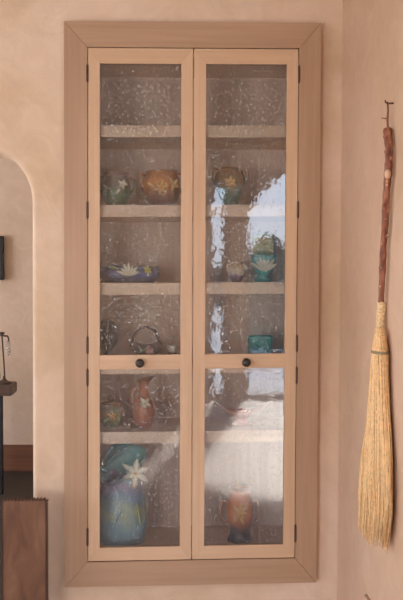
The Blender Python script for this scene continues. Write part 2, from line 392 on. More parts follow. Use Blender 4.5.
def door(xa, xb, gx0, gx1, hinge_x, knob):
    y0, y1 = .0015, .024
    gu0, gu1, gl0, gl1 = .872, 1.9495, .1475, .8185
    a, b = Z0+.0022, Z1-.0022
    bm = bmesh.new()
    prism(bm, [(xa, a), (gx0, gl0), (gx0, gu1), (xa, b)], y0, y1, 0, .001)
    prism(bm, [(xb, a), (xb, b), (gx1, gu1), (gx1, gl0)], y0, y1, 0, .001)
    prism(bm, [(xa+.0003, a), (xb-.0003, a), (gx1, gl0), (gx0, gl0)], y0, y1, 1, .001)
    prism(bm, [(xa+.0003, b), (gx0, gu1), (gx1, gu1), (xb-.0003, b)], y0, y1, 1, .001)
    prism(bm, [(gx0, gl1), (gx1, gl1), (gx1, gu0), (gx0, gu0)], y0, y1, 1, .001)
    d = cpart('door', bm, [M_DRV, M_DRH])
    for z0, z1 in ((gl0, gl1), (gu0, gu1)):
        bm = bmesh.new(); box(bm, gx0-.0005, gx1+.0005, .010, .014, z0-.0005, z1+.0005); drops(bm, gx0, gx1, z0, z1); p = cpart('glass_pane', bm, [M_GLASS, M_DROP], d)
        p['label'] = 'rain-textured clear glass pane'
    # bronze butt hinges: a ball-tipped knuckle in the gap
    for z0, z1 in ((1.882, 1.943), (1.381, 1.441), (.880, .941), (.759, .820), (.158, .222)):
        bm = bmesh.new()
        pr = [(0, z0-.004), (.0025, z0-.003), (.002, z0), (.0042, z0+.001)]+[(.0042, z0+(z1-z0)*q) for q in (.25, .5, .75)]+[(.0042, z1-.001), (.002, z1), (.0025, z1+.003), (0, z1+.004)]
        rings = [[bm.verts.new((hinge_x+max(r, .0003)*math.cos(k*PI/5), .0005+max(r, .0003)*math.sin(k*PI/5), z)) for k in range(10)] for r, z in pr]
        for p, q in zip(rings, rings[1:]):
            for k in range(10): bm.faces.new((p[k], p[(k+1) % 10], q[(k+1) % 10], q[k]))
        h = cpart('hinge', bm, M_HINGE, d); h['label'] = 'dark bronze hinge knuckle'
    bm = bmesh.new(); c = knob
    pr = [(.0065, .002), (.0065, -.004), (.0055, -.008), (.011, -.012), (.0155, -.0175), (.0165, -.021), (.0145, -.025), (.009, -.0275), (.0005, -.0285)]
    pr = smooth_profile([(r, y) for r, y in pr], 3)
    rings = [[bm.verts.new((c[0]+max(r, .0004)*math.cos(k*PI/12), y, c[1]+max(r, .0004)*math.sin(k*PI/12))) for k in range(24)] for r, y in pr]
    for p, q in zip(rings, rings[1:]):
        for k in range(24): bm.faces.new((p[k], p[(k+1) % 24], q[(k+1) % 24], q[k]))
    bm.faces.new(rings[-1])
    k_ = cpart('knob', bm, M_BRONZE, d, True); k_['label'] = 'round dark bronze knob'
    return d
door(X0+.0022, .4750, .1315, .4315, X0-.0005, (.281, .843))
door(.4778, X1-.0022, .5235, .8235, X1+.0005, (at(246, 362, 0).x, at(246, 362, 0).z-.002))

# ------------------------------------------------------------------ pottery
def spot(px, Y, shelf):
    x = at(px, 280, Y).x; z = (SHELF[shelf] if shelf < 5 else IZ0)+sz(x)
    return Vector((x, Y, z+.0006))
def mpp(Y): return (Y-CAM.y)/F
def h_to(py, px, Y, base): return at(px, py, Y).z-base.z
WHITE = glaze('cream_petals', [(0, (.62, .56, .40)), (1, (.85, .82, .68))], .15, rough=.4)
YEL = plain('yellow_flower_centre', (.75, .36, .06), .5)
LEAF = plain('green_glaze_leaf', (.12, .22, .09), .45)
def flower(parent, c, L, n, w, mat=WHITE, a0=PI/2, spread=2*PI, core=None, name='flower'):
    bm = bmesh.new()
    for k in range(n):
        a = a0+(spread*k/n if spread > 6 else (-spread/2+spread*k/(n-1)))
        petal(bm, (c[0], c[1], c[2]), a, L*(1+.12*math.sin(k*2.3)), w)
    f = mesh_obj(name, bm, mat, parent, True)
    if core:
        bm = bmesh.new(); blob(bm, (c[0], c[1]-.005, c[2]), core, core*.6, core); mesh_obj('flower_centre', bm, YEL, f, True)
    return f
def leaf(parent, c, ang, L, w, mat=LEAF):
    bm = bmesh.new(); petal(bm, c, ang, L, w); return mesh_obj('leaf', bm, mat, parent, True)
def handle(parent, pts, r, mat, flat=1):
    bm = bmesh.new(); tube(bm, spline(pts, 5), r, 8, flat); return mesh_obj('handle', bm, mat, parent, True)

# green bowl
Y = .16; p = spot(116, Y, 1); m = mpp(Y); H = h_to(172, 117, Y, p); R = 14*m
t = thing('jardiniere', p, 'round green pottery bowl with a pale flower, at the left of the second shelf', 'pottery bowl')
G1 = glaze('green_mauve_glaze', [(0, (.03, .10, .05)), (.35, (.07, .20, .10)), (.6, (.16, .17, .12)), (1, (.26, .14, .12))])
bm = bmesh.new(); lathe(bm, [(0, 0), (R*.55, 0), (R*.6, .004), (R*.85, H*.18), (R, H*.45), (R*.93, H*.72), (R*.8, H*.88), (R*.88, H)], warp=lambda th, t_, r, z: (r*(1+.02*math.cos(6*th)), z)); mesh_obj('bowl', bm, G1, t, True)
for s in (-1, 1): handle(t, [(s*R*.86, 0, H*.85), (s*R*1.22, 0, H*.8), (s*R*1.25, 0, H*.55), (s*R*.95, 0, H*.42)], .0045, G1)
flower(t, (R*.5, -R*.86, H*.62), .020, 5, .012, a0=1.2); leaf(t, (R*.35, -R*.93, H*.5), 4.0, .03, .012, WHITE); leaf(t, (-R*.2, -R*.97, H*.45), 2.6, .035, .014)

# orange bowl
Y = .16; p = spot(161.5, Y, 1); H = h_to(171.5, 161, Y, p); R = 18.2*m
t = thing('jardiniere', p, 'wide orange-brown pottery bowl with a pale blossom, right of the green bowl', 'pottery bowl')
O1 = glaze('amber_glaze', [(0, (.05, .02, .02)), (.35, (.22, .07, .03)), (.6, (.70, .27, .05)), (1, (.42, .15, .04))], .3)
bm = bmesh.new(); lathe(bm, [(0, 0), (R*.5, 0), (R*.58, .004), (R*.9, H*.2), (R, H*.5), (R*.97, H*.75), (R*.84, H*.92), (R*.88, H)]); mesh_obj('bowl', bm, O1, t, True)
for s in (-1, 1): handle(t, [(s*R*.84, 0, H*.9), (s*R*1.1, 0, H*.92), (s*R*1.14, 0, H*.62), (s*R*.95, 0, H*.4)], .005, O1)
YP = glaze('amber_petals', [(0, (.60, .30, .08)), (1, (.85, .55, .22))], .2)
flower(t, (-R*.02, -R*1.0, H*.5), .030, 6, .014, YP, a0=.3, core=.005); flower(t, (R*.62, -R*.80, H*.6), .026, 5, .014, YP, a0=.8); leaf(t, (-R*.3, -R*.93, H*.5), 2.6, .04, .013, YP)

# blue console bowl
Y = .15; p = spot(129, Y, 2); H = h_to(265, 129, Y, p); R = 30*mpp(Y)
t = thing('console_bowl', p, 'long low dark blue oval bowl with a white water lily on the third shelf', 'pottery bowl')
B1 = glaze('cobalt_glaze', [(0, (.02, .025, .05)), (.35, (.05, .08, .20)), (.55, (.09, .13, .30)), (.8, (.05, .09, .22)), (1, (.06, .09, .11))], .25)
bm = bmesh.new(); lathe(bm, [(0, 0), (R*.78, 0), (R*.82, .004), (R*.96, H*.25), (R, H*.55), (R*.95, H*.8), (R*.96, H*.92)], fy=.5, warp=lambda th, t_, r, z: (r*(1+.03*t_*math.cos(6*th)), z+(.004*t_*t_*math.cos(6*th)))); mesh_obj('bowl', bm, B1, t, True)
flower(t, (.004*R+.0, -R*.5, H*.42), .046, 7, .015, a0=PI/2+.0, spread=2.5)
flower(t, (R*.62, -R*.40, H*.72), .018, 6, .011, plain('yellow_glaze', (.55, .48, .12), .4)); leaf(t, (-R*.3, -R*.46, H*.75), 2.9, .05, .012, plain('pale_green_leaf', (.35, .42, .2), .4)); leaf(t, (-R*.55, -R*.42, H*.4), .3, .06, .014, plain('blue_leaf', (.05, .10, .22), .4))

# dark pod vase
Y = .17; p = spot(107, Y, 3); H = h_to(320, 107, Y, p); R = 11.5*mpp(Y)
t = thing('globe_vase', p, 'dark grey-blue rounded footed vase at the left end of the fourth shelf down', 'pottery vase')
D1 = glaze('slate_glaze', [(0, (.05, .05, .055)), (.5, (.07, .09, .11)), (1, (.10, .12, .14))], .35, 60, bump=.5)
bm = bmesh.new(); lathe(bm, [(0, 0), (R*.6, 0), (R*.55, .008), (R*.3, H*.12), (R*.5, H*.24), (R*.95, H*.45), (R, H*.66), (R*.7, H*.9), (R*.45, H)], seg=48, warp=lambda th, t_, r, z: (r*(1+.05*math.cos(12*th)*math.sin(PI*t_)), z)); mesh_obj('vase_body', bm, D1, t, True)
for k in range(3): leaf(t, (-.01+.012*k, -R*.96, H*.4), PI/2+(k-1)*.5, .05, .016, D1)

# basket with an arched handle
Y = .17; p = spot(146, Y, 3); R = 15.5*mpp(Y); H = h_to(343, 146, Y, p)
t = thing('pottery_basket', p, 'low dark pottery basket with arched twig handle and pink blossom, on the fourth shelf', 'pottery basket')
K1 = glaze('umber_glaze', [(0, (.07, .05, .05)), (.5, (.13, .10, .10)), (1, (.17, .15, .14))], .3)
bm = bmesh.new(); lathe(bm, [(0, 0), (R*.55, 0), (R*.6, .004), (R*.9, H*.4), (R*.95, H*.75), (R*.85, H)], fy=.7, warp=lambda th, t_, r, z: (r, z+.008*t_*math.cos(2*th))); mesh_obj('basket_body', bm, K1, t, True)
HT = h_to(327, 146, Y, p)
bm = bmesh.new()
for q in (-1, 1):
    tube(bm, [((R*.9+.002*q)*math.cos(a)+.0015*math.sin(a*9+q), .007*q*math.cos(a*7), H*.8+(HT-H*.8)*math.sin(a)) for a in [k/24*PI for k in range(25)]], .0048, 7)
mesh_obj('handle', bm, K1, t, True)
flower(t, (.016, -R*.68, H*.55), .020, 6, .013, plain('pink_petals', (.62, .30, .33), .4), core=.004)
for a in (.4, 2.2, 3.5): leaf(t, (-.015, -R*.66, H*.5), a, .026, .011)

# small cup
Y = .12; p = spot(173, Y, 3); R = 5.2*mpp(Y); H = h_to(345, 173, Y, p)
t = thing('small_cup', p, 'tiny black and white cup right of the twig-handled basket behind the left door', 'cup')
bm = bmesh.new(); lathe(bm, [(0, 0), (R*.6, 0), (R*.62, .003), (R*.8, H*.3), (R, H*.7), (R*.98, H)], seg=24, wall=.002); mesh_obj('cup_body', bm, glaze('black_white_glaze', [(0, (.03, .03, .03)), (.45, (.04, .04, .04)), (.55, (.6, .58, .52)), (1, (.65, .62, .56))], .15), t, True)
handle(t, [(R*.9, 0, H*.8), (R*1.5, 0, H*.7), (R*1.4, 0, H*.4), (R*.8, 0, H*.3)], .0015, D1)

# green orange pot with a ring
Y = .17; p = spot(111.5, Y, 4); R = 12.3*mpp(Y); H = h_to(402, 111, Y, p)
t = thing('ginger_pot', p, 'green and orange mottled pot with a small ring-topped cover, left of the terracotta ewer', 'pottery pot')
Q1 = glaze('green_orange_glaze', [(0, (.10, .16, .06)), (.3, (.24, .28, .09)), (.55, (.50, .26, .11)), (.8, (.28, .30, .16)), (1, (.38, .16, .10))], .4, 30)
bm = bmesh.new(); lathe(bm, [(0, 0), (R*.6, 0), (R*.66, .004), (R*.95, H*.25), (R, H*.55), (R*.88, H*.85), (R*.8, H*.93), (R*.86, H)]); mesh_obj('pot_body', bm, Q1, t, True)
bm = bmesh.new()
pr = [(R*.8, H*.96), (R*.6, H*1.03), (R*.25, H*1.07), (R*.1, H*1.08)]
rings = [[bm.verts.new((r*math.cos(k*PI/12), r*math.sin(k*PI/12), z)) for k in range(24)] for r, z in pr]
for a, b in zip(rings, rings[1:]):
    for k in range(24): bm.faces.new((a[k], a[(k+1) % 24], b[(k+1) % 24], b[k]))
bm.faces.new(rings[-1]); bm.faces.new(rings[0]); lid = mesh_obj('lid', bm, Q1, t, True)
bm = bmesh.new(); tube(bm, [(.011*math.cos(a), 0, H*1.07+.009+.011*math.sin(a)) for a in [k/16*2*PI for k in range(17)]], .0028, 6); mesh_obj('ring_knob', bm, Q1, lid, True)
flower(t, (R*.1, -R*.98, H*.5), .018, 5, .012, YP, core=.003); leaf(t, (-R*.2, -R*.96, H*.4), 3.8, .026, .012); leaf(t, (R*.4, -R*.9, H*.5), 1.2, .03, .013, plain('pale_leaf', (.42, .46, .3), .4))

# terracotta ewer
Y = .15; p = spot(144, Y, 4); m = mpp(Y); H = h_to(378, 144, Y, p); R = 11.3*m
t = thing('ewer', p, 'orange terracotta ewer with a looped handle, flared spout and white flower', 'pottery ewer')
E1 = glaze('terracotta_glaze', [(0, (.42, .15, .09)), (.4, (.52, .20, .11)), (.75, (.50, .20, .11)), (1, (.26, .11, .06))], .2)
def ew(th, t_, r, z):
    k = max(0, (t_-.8)/.2)
    return r*(1+k*.65*max(0, math.cos(th))), z+k*(.010*math.cos(th))
bm = bmesh.new(); lathe(bm, [(0, 0), (R*.6, 0), (R*.62, .005), (R*.85, H*.12), (R, H*.3), (R*.92, H*.46), (R*.6, H*.62), (R*.42, H*.74), (R*.42, H*.86), (R*.55, H*.95), (R*.68, H*.985)], warp=ew); mesh_obj('ewer_body', bm, E1, t, True)
handle(t, [(-R*.40, 0, H*.72), (-R*.72, 0, H*.82), (-R*1.05, 0, H*.70), (-R*1.02, 0, H*.52), (-R*.82, 0, H*.44)], .0045, E1)
flower(t, (R*.12, -R*.86, H*.50), .026, 5, .016, a0=.9, core=.004); leaf(t, (R*.05, -R*.98, H*.42), 5.2, .035, .013, E1)

# big blue ewer
Y = .17; p = spot(122, Y, 5); m = mpp(Y); R = 26*m; H = h_to(464, 122, Y, p)
t = thing('pitcher', p, 'large blue and teal pitcher with a big white star flower, bottom left of the cabinet', 'pottery pitcher')
BL = glaze('blue_teal_glaze', [(0, (.22, .36, .42)), (.2, (.26, .42, .48)), (.36, (.44, .50, .32)), (.5, (.22, .36, .48)), (.64, (.30, .26, .38)), (.78, (.18, .46, .44)), (1, (.20, .46, .46))], .22, 14)
def bw(th, t_, r, z):
    k = max(0, (t_-.62)/.38); k = k*k*(3-2*k)
    a = math.cos(th-PI/2)                   # +1 at the back of the rim
    zz = z+k*(.045*a+.045*math.cos(th)+.0*a)
    return r*(1+k*.12*math.cos(2*th)), zz
bm = bmesh.new(); lathe(bm, [(0, 0), (R*.82, 0), (R*.86, .006), (R*.93, H*.1), (R, H*.28), (R*.98, H*.45), (R*.83, H*.66), (R*.68, H*.82), (R*.68, H*.92), (R*.86, H)], 48, fy=.8, warp=bw, wall=.006); mesh_obj('pitcher_body', bm, BL, t, True)
TEAL = glaze('teal_glaze', [(0, (.06, .17, .18)), (1, (.14, .36, .36))], .3)
# upswept lip behind the mouth
bm = bmesh.new(); rows = []
for i in range(9):
    a = PI*(.12+.76*i/8); s = math.sin(PI*i/8)
    rows.append([bm.verts.new((R*.80*math.cos(a), R*.60*math.sin(a)+o, H*.93+z)) for z, o in ((0, 0), (.04*s+.025, .006), (.075*s+.03, .0), (.074*s+.028, .006), (.03, .012), (0, .007))])
for a, b in zip(rows, rows[1:]):
    for k in range(6): bm.faces.new((a[k], a[(k+1) % 6], b[(k+1) % 6], b[k]))
bm.faces.new(rows[0]); bm.faces.new(rows[-1]); mesh_obj('lip', bm, TEAL, t, True)
handle(t, [(-R*.62, 0, H*.9), (-R*1.05, 0, H*.98), (-R*1.28, 0, H*.75), (-R*1.2, 0, H*.5), (-R*.92, 0, H*.4)], .008, BL)
fx = at(135, 477, .05)-p; fy_ = -R*.60
flower(t, (fx.x, fy_, fx.z), .058, 6, .026, a0=PI/2-.1, core=.006)
leaf(t, (fx.x+.005, -R*.72, H*.55), 4.9, .09, .011, plain('yellow_green_leaf', (.42, .45, .14), .4)); leaf(t, (.0, -R*.81, H*.45), 4.2, .07, .012, BL)

# right door: brown green vase
Y = .17; p = spot(229, Y, 1); m = mpp(Y); R = 15*m; H = h_to(168, 229, Y, p)
t = thing('vase', p, 'brown and green round-shouldered vase on the second shelf behind the right door', 'pottery vase')
V1 = glaze('brown_green_glaze', [(0, (.06, .17, .14)), (.35, (.10, .24, .20)), (.6, (.28, .20, .09)), (1, (.34, .15, .06))], .3)
bm = bmesh.new(); lathe(bm, [(0, 0), (R*.6, 0), (R*.6, .005), (R*.68, H*.2), (R*.92, H*.5), (R, H*.72), (R*.85, H*.9), (R*.55, H*.96), (R*.6, H)]); mesh_obj('vase_body', bm, V1, t, True)
for s in (-1, 1): handle(t, [(s*R*.6, 0, H*.93), (s*R*1.0, 0, H*.98), (s*R*1.15, 0, H*.75), (s*R*.95, 0, H*.6)], .004, V1)
flower(t, (0, -R*.95, H*.6), .026, 6, .013, YP, core=.004); leaf(t, (-.01, -R*.8, H*.45), 4.4, .04, .013)

# small cream pot
Y = .12; p = spot(236.5, Y, 2); m = mpp(Y); R = 8.2*m; H = h_to(262.5, 236, Y, p)
t = thing('small_pot', p, 'small round cream pot with a dark violet foot, left of the teal footed bowl', 'pottery pot')
bm = bmesh.new(); lathe(bm, [(0, 0), (R*.6, 0), (R*.6, .004), (R*.9, H*.25), (R, H*.52), (R*.85, H*.8), (R*.7, H*.9), (R*.78, H)], 28, wall=.003); mesh_obj('pot_body', bm, glaze('cream_violet_glaze', [(0, (.10, .09, .20)), (.3, (.22, .20, .32)), (.5, (.65, .60, .50)), (.8, (.66, .54, .40)), (1, (.40, .24, .16))], .12), t, True)
for s in (-1, 1): handle(t, [(s*R*.72, 0, H*.9), (s*R*1.15, 0, H*.86), (s*R*1.1, 0, H*.6), (s*R*.92, 0, H*.5)], .0025, WHITE)
flower(t, (0, -R*.97, H*.6), .012, 5, .008, a0=.5)

# square yellow teal vase behind
Y = .25; p = spot(262.5, Y, 2); m = mpp(Y); Wd = 10.5*m; H = h_to(233, 262, Y, p)
t = thing('square_vase', p, 'tall square yellow and teal vase standing behind the teal footed bowl', 'pottery vase')
bm = bmesh.new(); rings = []
def sq(w, z, n=8):
    return [bm.verts.new((w*math.copysign(abs(math.cos(a))**.35, math.cos(a)), .7*w*math.copysign(abs(math.sin(a))**.35, math.sin(a)), z)) for a in [k/32*2*PI+.001 for k in range(32)]]
for w, z in ((Wd*.7, 0), (Wd*.72, H*.05), (Wd*.6, H*.15), (Wd*.7, H*.4), (Wd*.8, H*.52), (Wd*.92, H*.6), (Wd, H*.66), (Wd*.95, H*.8), (Wd*.98, H*.97), (Wd, H), (Wd*.9, H), (Wd*.85, H*.85), (Wd*.7, H*.6)): rings.append(sq(w, z))
for a, b in zip(rings, rings[1:]):
    for k in range(32): bm.faces.new((a[k], a[(k+1) % 32], b[(k+1) % 32], b[k]))
bm.faces.new(rings[0]); bm.faces.new(rings[-1])
mesh_obj('vase_body', bm, glaze('yellow_teal_glaze', [(0, (.10, .28, .27)), (.5, (.16, .36, .31)), (.62, (.62, .55, .26)), (.85, (.70, .60, .28)), (1, (.30, .42, .30))], .15), t, True)
flower(t, (0, -Wd*.72, H*.84), .022, 6, .014, plain('straw_petals', (.70, .55, .24), .4), core=.004)

# teal footed bowl with white petals
Y = .12; p = spot(263.5, Y, 2); m = mpp(Y); R = 12.6*m; H = h_to(254, 263, Y, p)
t = thing('footed_bowl', p, 'teal footed bowl ringed with white upright petals, in front of the square vase', 'pottery bowl')
TB = glaze('aqua_glaze', [(0, (.10, .36, .34)), (.5, (.16, .46, .44)), (1, (.26, .50, .48))], .15)
bm = bmesh.new(); lathe(bm, [(0, 0), (R*.58, 0), (R*.56, .004), (R*.32, H*.12), (R*.36, H*.26), (R*.72, H*.45), (R*.92, H*.7), (R, H*.96)], fy=.75, warp=lambda th, t_, r, z: (r*(1+.04*t_*math.cos(8*th)), z+.003*t_*math.cos(8*th))); mesh_obj('bowl', bm, TB, t, True)
flower(t, (0, -R*.62, H*.40), .056, 7, .017, a0=PI/2, spread=2.1)

# teal planter
Y = .15; m = mpp(Y); p = spot(260.5, Y, 3); Wd = 12.3*m; H = h_to(335.5, 260, Y, p)
t = thing('planter', p, 'low rectangular teal planter box on the fourth shelf behind the right door', 'planter')
bm = bmesh.new(); rings = [sq(w, z) for w, z in ((Wd*.86, 0), (Wd*.88, .005), (Wd*.92, H*.3), (Wd*.97, H*.8), (Wd, H*.85), (Wd, H), (Wd*.92, H), (Wd*.9, H*.6), (Wd*.85, H*.2))]
for a, b in zip(rings, rings[1:]):
    for k in range(32): bm.faces.new((a[k], a[(k+1) % 32], b[(k+1) % 32], b[k]))
bm.faces.new(rings[0]); bm.faces.new(rings[-1]); mesh_obj('planter_body', bm, glaze('deep_aqua_glaze', [(0, (.06, .24, .21)), (1, (.10, .36, .31))], .2), t, True)
leaf(t, (-.01, -Wd*.66, H*.4), .4, .04, .012, TB); leaf(t, (-.012, -Wd*.66, H*.45), 2.6, .025, .012, TB)

# pink winged bowl
Y = .16; m = mpp(Y); p = spot(243, Y, 4); Wd = 27*m; H = h_to(402, 243, Y, p)
t = thing('boat_bowl', p, 'pink and cream boat-shaped bowl with swept-up tips on a rose-red foot', 'pottery bowl')
bm = bmesh.new(); nI = 21; rings = []
for i in range(nI):
    u = -1+2*i/(nI-1); c = abs(u); x = u*Wd
    top = H*(.60+.40*c**1.8); bot = H*(.24+.62*c**1.5); bot = min(bot, top-.004)
    wy = .045*(1-c**2.2)+.003
    rg = []
    for k in range(12):
        a = PI*k/11; rg.append((x, -wy*math.cos(a), top-(top-bot)*math.sin(a)**.8))
    for k in range(12):
        a = PI*(11-k)/11; rg.append((x, -(wy*.86)*math.cos(a), top-.001-(top-bot-.003)*.9*math.sin(a)**.8))
    rings.append([bm.verts.new(q) for q in rg])
for a, b in zip(rings, rings[1:]):
    for k in range(24): bm.faces.new((a[k], a[(k+1) % 24], b[(k+1) % 24], b[k]))
bm.faces.new(rings[0]); bm.faces.new(rings[-1])
mesh_obj('bowl', bm, glaze('shell_pink_glaze', [(0, (.62, .45, .36)), (.35, (.60, .32, .25)), (.5, (.50, .14, .11)), (.65, (.60, .32, .25)), (1, (.68, .52, .44))], .1, axis='X'), t, True)
RED = glaze('rose_red_glaze', [(0, (.42, .07, .05)), (1, (.62, .14, .09))], .25)
bm = bmesh.new(); lathe(bm, [(0, 0), (.036, 0), (.036, .005), (.026, H*.15), (.026, H*.3), (.032, H*.5), (.034, H*.6)], 28, wall=.003); mesh_obj('foot', bm, RED, t, True)
flower(t, (.0, -.040, H*.5), .030, 6, .015, RED, a0=PI/2, spread=2.6)

# orange urn
Y = .15; m = mpp(Y); p = spot(241, Y, 5); R = 13.5*m; H = h_to(486, 241, Y, p)
t = thing('urn', p, 'orange two-handled urn with a golden blossom on a dark foot, bottom right of the cabinet', 'pottery urn')
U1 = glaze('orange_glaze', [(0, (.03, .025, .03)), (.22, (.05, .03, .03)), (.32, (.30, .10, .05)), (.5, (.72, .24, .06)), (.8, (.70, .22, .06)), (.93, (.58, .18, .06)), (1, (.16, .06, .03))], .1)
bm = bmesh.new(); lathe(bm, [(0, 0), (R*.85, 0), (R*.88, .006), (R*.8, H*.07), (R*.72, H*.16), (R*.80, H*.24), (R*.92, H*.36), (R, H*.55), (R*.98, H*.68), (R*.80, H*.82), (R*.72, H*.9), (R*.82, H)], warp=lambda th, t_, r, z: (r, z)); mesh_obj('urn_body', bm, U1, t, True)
for s in (-1, 1): handle(t, [(s*R*.95, 0, H*.68), (s*R*1.25, 0, H*.72), (s*R*1.48, 0, H*.56), (s*R*1.3, 0, H*.38), (s*R*.88, 0, H*.33)], .0035, glaze('handle_orange', [(0, (.45, .18, .07)), (1, (.62, .30, .12))], .2))
flower(t, (0, -R*.98, H*.6), .034, 7, .016, YP, core=.005); leaf(t, (.0, -R*.95, H*.5), 5.1, .035, .012, YP); leaf(t, (-.01, -R*.95, H*.5), 4.0, .03, .012, YP)

# ------------------------------------------------------------------ broom on the right wall
BX = 1.02
def bp_(px, py, X=BX): return atx(px, py, X)
o_ = bp_(381, 300)
br = thing('broom', o_, 'straw broom with a crooked bark-covered branch handle, hanging head down on the right wall', 'broom')
def bpt(px, py, X=BX): return bp_(px, py, X)-o_
m_, nt, b = new_mat('bark')
tc = N(nt, 'ShaderNodeTexCoord'); mp = N(nt, 'ShaderNodeMapping'); mp.inputs['Scale'].default_value = (60, 60, 14); nt.links.new(tc.outputs['Object'], mp.inputs['Vector'])
nz = N(nt, 'ShaderNodeTexNoise'); nz.inputs['Scale'].default_value = 1.6; nz.inputs['Detail'].default_value = 5; nt.links.new(mp.outputs[0], nz.inputs['Vector'])
r_ = ramp(nt, [(.3, (.10, .028, .015)), (.5, (.24, .075, .035)), (.68, (.42, .17, .08))]); nt.links.new(nz.outputs['Fac'], r_.inputs[0])
mp3 = N(nt, 'ShaderNodeTexVoronoi'); mp3.inputs['Scale'].default_value = 38; nt.links.new(tc.outputs['Object'], mp3.inputs['Vector'])
r3 = ramp(nt, [(.12, (1, 1, 1)), (.2, (0, 0, 0))]); nt.links.new(mp3.outputs['Distance'], r3.inputs[0])
mx = N(nt, 'ShaderNodeMix', data_type='RGBA'); mx.inputs[7].default_value = (.60, .33, .17, 1)
nt.links.new(r3.outputs[0], mx.inputs[0]); nt.links.new(r_.outputs[0], mx.inputs[6]); nt.links.new(mx.outputs[2], b.inputs['Base Color']); b.inputs['Roughness'].default_value = .6
bpn = N(nt, 'ShaderNodeBump'); bpn.inputs['Strength'].default_value = .8; bpn.inputs['Distance'].default_value = .003; nt.links.new(nz.outputs['Fac'], bpn.inputs['Height']); nt.links.new(bpn.outputs[0], b.inputs['Normal'])
BARK = m_
pp = spline([bpt(*q) for q in ((387.5, 129.5), (389, 148), (388.6, 166), (387.5, 180), (386, 200), (385, 225), (383.2, 250), (382.2, 275), (381, 303))], 8)
n = len(pp); bm = bmesh.new()
rads = [(.0125-.0035*(i/n))*(1+.06*math.sin(i*1.3)+.05*math.sin(i*.37+1)) for i in range(n)]
tube(bm, pp, rads, 14); hnd = mesh_obj('handle', bm, BARK, br, True)
bm = bmesh.new()
for (px, py) in ((384.6, 137), (391, 142), (385.5, 152), (391.5, 158), (384, 205), (387, 236), (380, 268)):
    bm = bmesh.new(); blob(bm, bpt(px, py, BX-.008), .0045, .0045, .006, 8, 6); mesh_obj('knot', bm, BARK, hnd, True)
bm = bmesh.new(); blob(bm, bpt(387.6, 174, BX-.006), .0095, .0095, .014, 12, 8); k_ = mesh_obj('bare_patch', bm, plain('peeled_wood', (.66, .42, .26), .6), hnd, True); k_['label'] = 'pale peeled patch of wood'
TW = plain('twig', (.20, .07, .03), .6)
bm = bmesh.new(); tube(bm, [bpt(388, 131), bpt(387.4, 120), bpt(388, 110), bpt(387.5, 102)], [.0035, .0032, .0028, .0026], 8)
tube(bm, [bpt(387.8, 117.5), bpt(385, 118.6), bpt(381.4, 118)], [.0028, .002, .0012], 6); t_ = mesh_obj('twig_tip', bm, TW, br, True)
# woven wrap between handle and head
STRAW = plain('straw', (.72, .45, .20), .65, vary=.3, bscale=120)
STRAW2 = plain('straw_wrap', (.85, .63, .36), .6, vary=.2, bscale=200)
wp = [bpt(381.2, 302), bpt(380.8, 311), bpt(380.3, 320), bpt(380, 330)]
bm = bmesh.new(); tube(bm, spline(wp, 4), .0098, 14)
for s in (1, -1):
    for ph in range(4):
        pts = []
        for k in range(49):
            u = k/48; a = s*u*2*PI*1.5+ph*PI/2; c = wp[0].lerp(wp[-1], u); pts.append(c+Vector((math.cos(a), math.sin(a), 0))*.0108)
        tube(bm, pts, .0021, 5)
mesh_obj('woven_wrap', bm, STRAW2, br, True)
# head: splayed flat against the wall (wide along Y, thin along X)
def hw(v):   # v: 0 at top .. 1 at tips -> (centre, half width along Y, half thickness X)
    tab = [(0, 380, 328, .012, .012), (.05, 380, 338, .034, .018), (.12, 380, 353, .046, .022), (.3, 379, 392, .068, .024), (.5, 378.5, 435, .105, .028), (.62, 376.5, 462, .145, .029), (.8, 374.5, 500, .17, .029), (1, 372, 540, .155, .026)]
    for a, b in zip(tab, tab[1:]):
        if v <= b[0]:
            k = (v-a[0])/(b[0]-a[0]); k = k*k*(3-2*k) if False else k
            return [a[i]+(b[i]-a[i])*k for i in range(1, 5)]
    return tab[-1][1:]
bm = bmesh.new(); rings = []
for i in range(25):
    v = i/24*.80; px, py, wy, tx = hw(v); c = bpt(px, py, 1.012)
    rings.append([bm.verts.new(c+Vector((tx*.8*math.cos(a), wy*.86*math.sin(a), 0))) for a in [k/20*2*PI for k in range(20)]])
for a, b in zip(rings, rings[1:]):
    for k in range(20): bm.faces.new((a[k], a[(k+1) % 20], b[(k+1) % 20], b[k]))
bm.faces.new(rings[0]); bm.faces.new(rings[-1]); nB = 900
STRAWS = [STRAW, plain('straw_light', (.82, .56, .28), .65, vary=.15), plain('straw_dark', (.42, .23, .085), .7, vary=.2)]
for i in range(nB):
    a = random.uniform(0, 2*PI); rr = random.uniform(.72, 1.0)
    end = 1-abs(random.gauss(0, .06))-.10*abs(math.sin(a))**3*random.random(); end = max(.6, end)
    start = random.choice([0, 0, 0, .1, .3]); pts = []; wob = random.uniform(-.02, .02); w2 = random.uniform(0, 6)
    for k in range(9):
        v = start+(end-start)*k/8; px, py, wy, tx = hw(v); c = bpt(px, py, 1.012)
        aa = a+wob*8*v*math.sin(v*3+w2)*.6
        pts.append(c+Vector((tx*rr*math.cos(aa), wy*rr*math.sin(aa)+.004*math.sin(v*9+w2)*v, 0)))
    r0 = random.uniform(.0011, .0021)
    tube(bm, pts, [r0]*6+[r0*.8, r0*.6, r0*.3], 4, mi=random.choice([0, 0, 1, 1, 2]), cap=False)
bb = mesh_obj('bristle_head', bm, STRAWS, br); bb['kind'] = 'stuff'
px, py, wy, tx = hw(.115); c = bpt(px, py, 1.012); bm = bmesh.new()
for q in range(3): tube(bm, [c+Vector(((tx+.001)*math.cos(a), (wy+.001)*math.sin(a), -.003*q+.003)) for a in [k/32*2*PI for k in range(33)]], .0017, 6)
tie = mesh_obj('binding', bm, plain('grey_twine', (.32, .24, .13), .7), br, True); tie['label'] = 'thin grey twine binding'
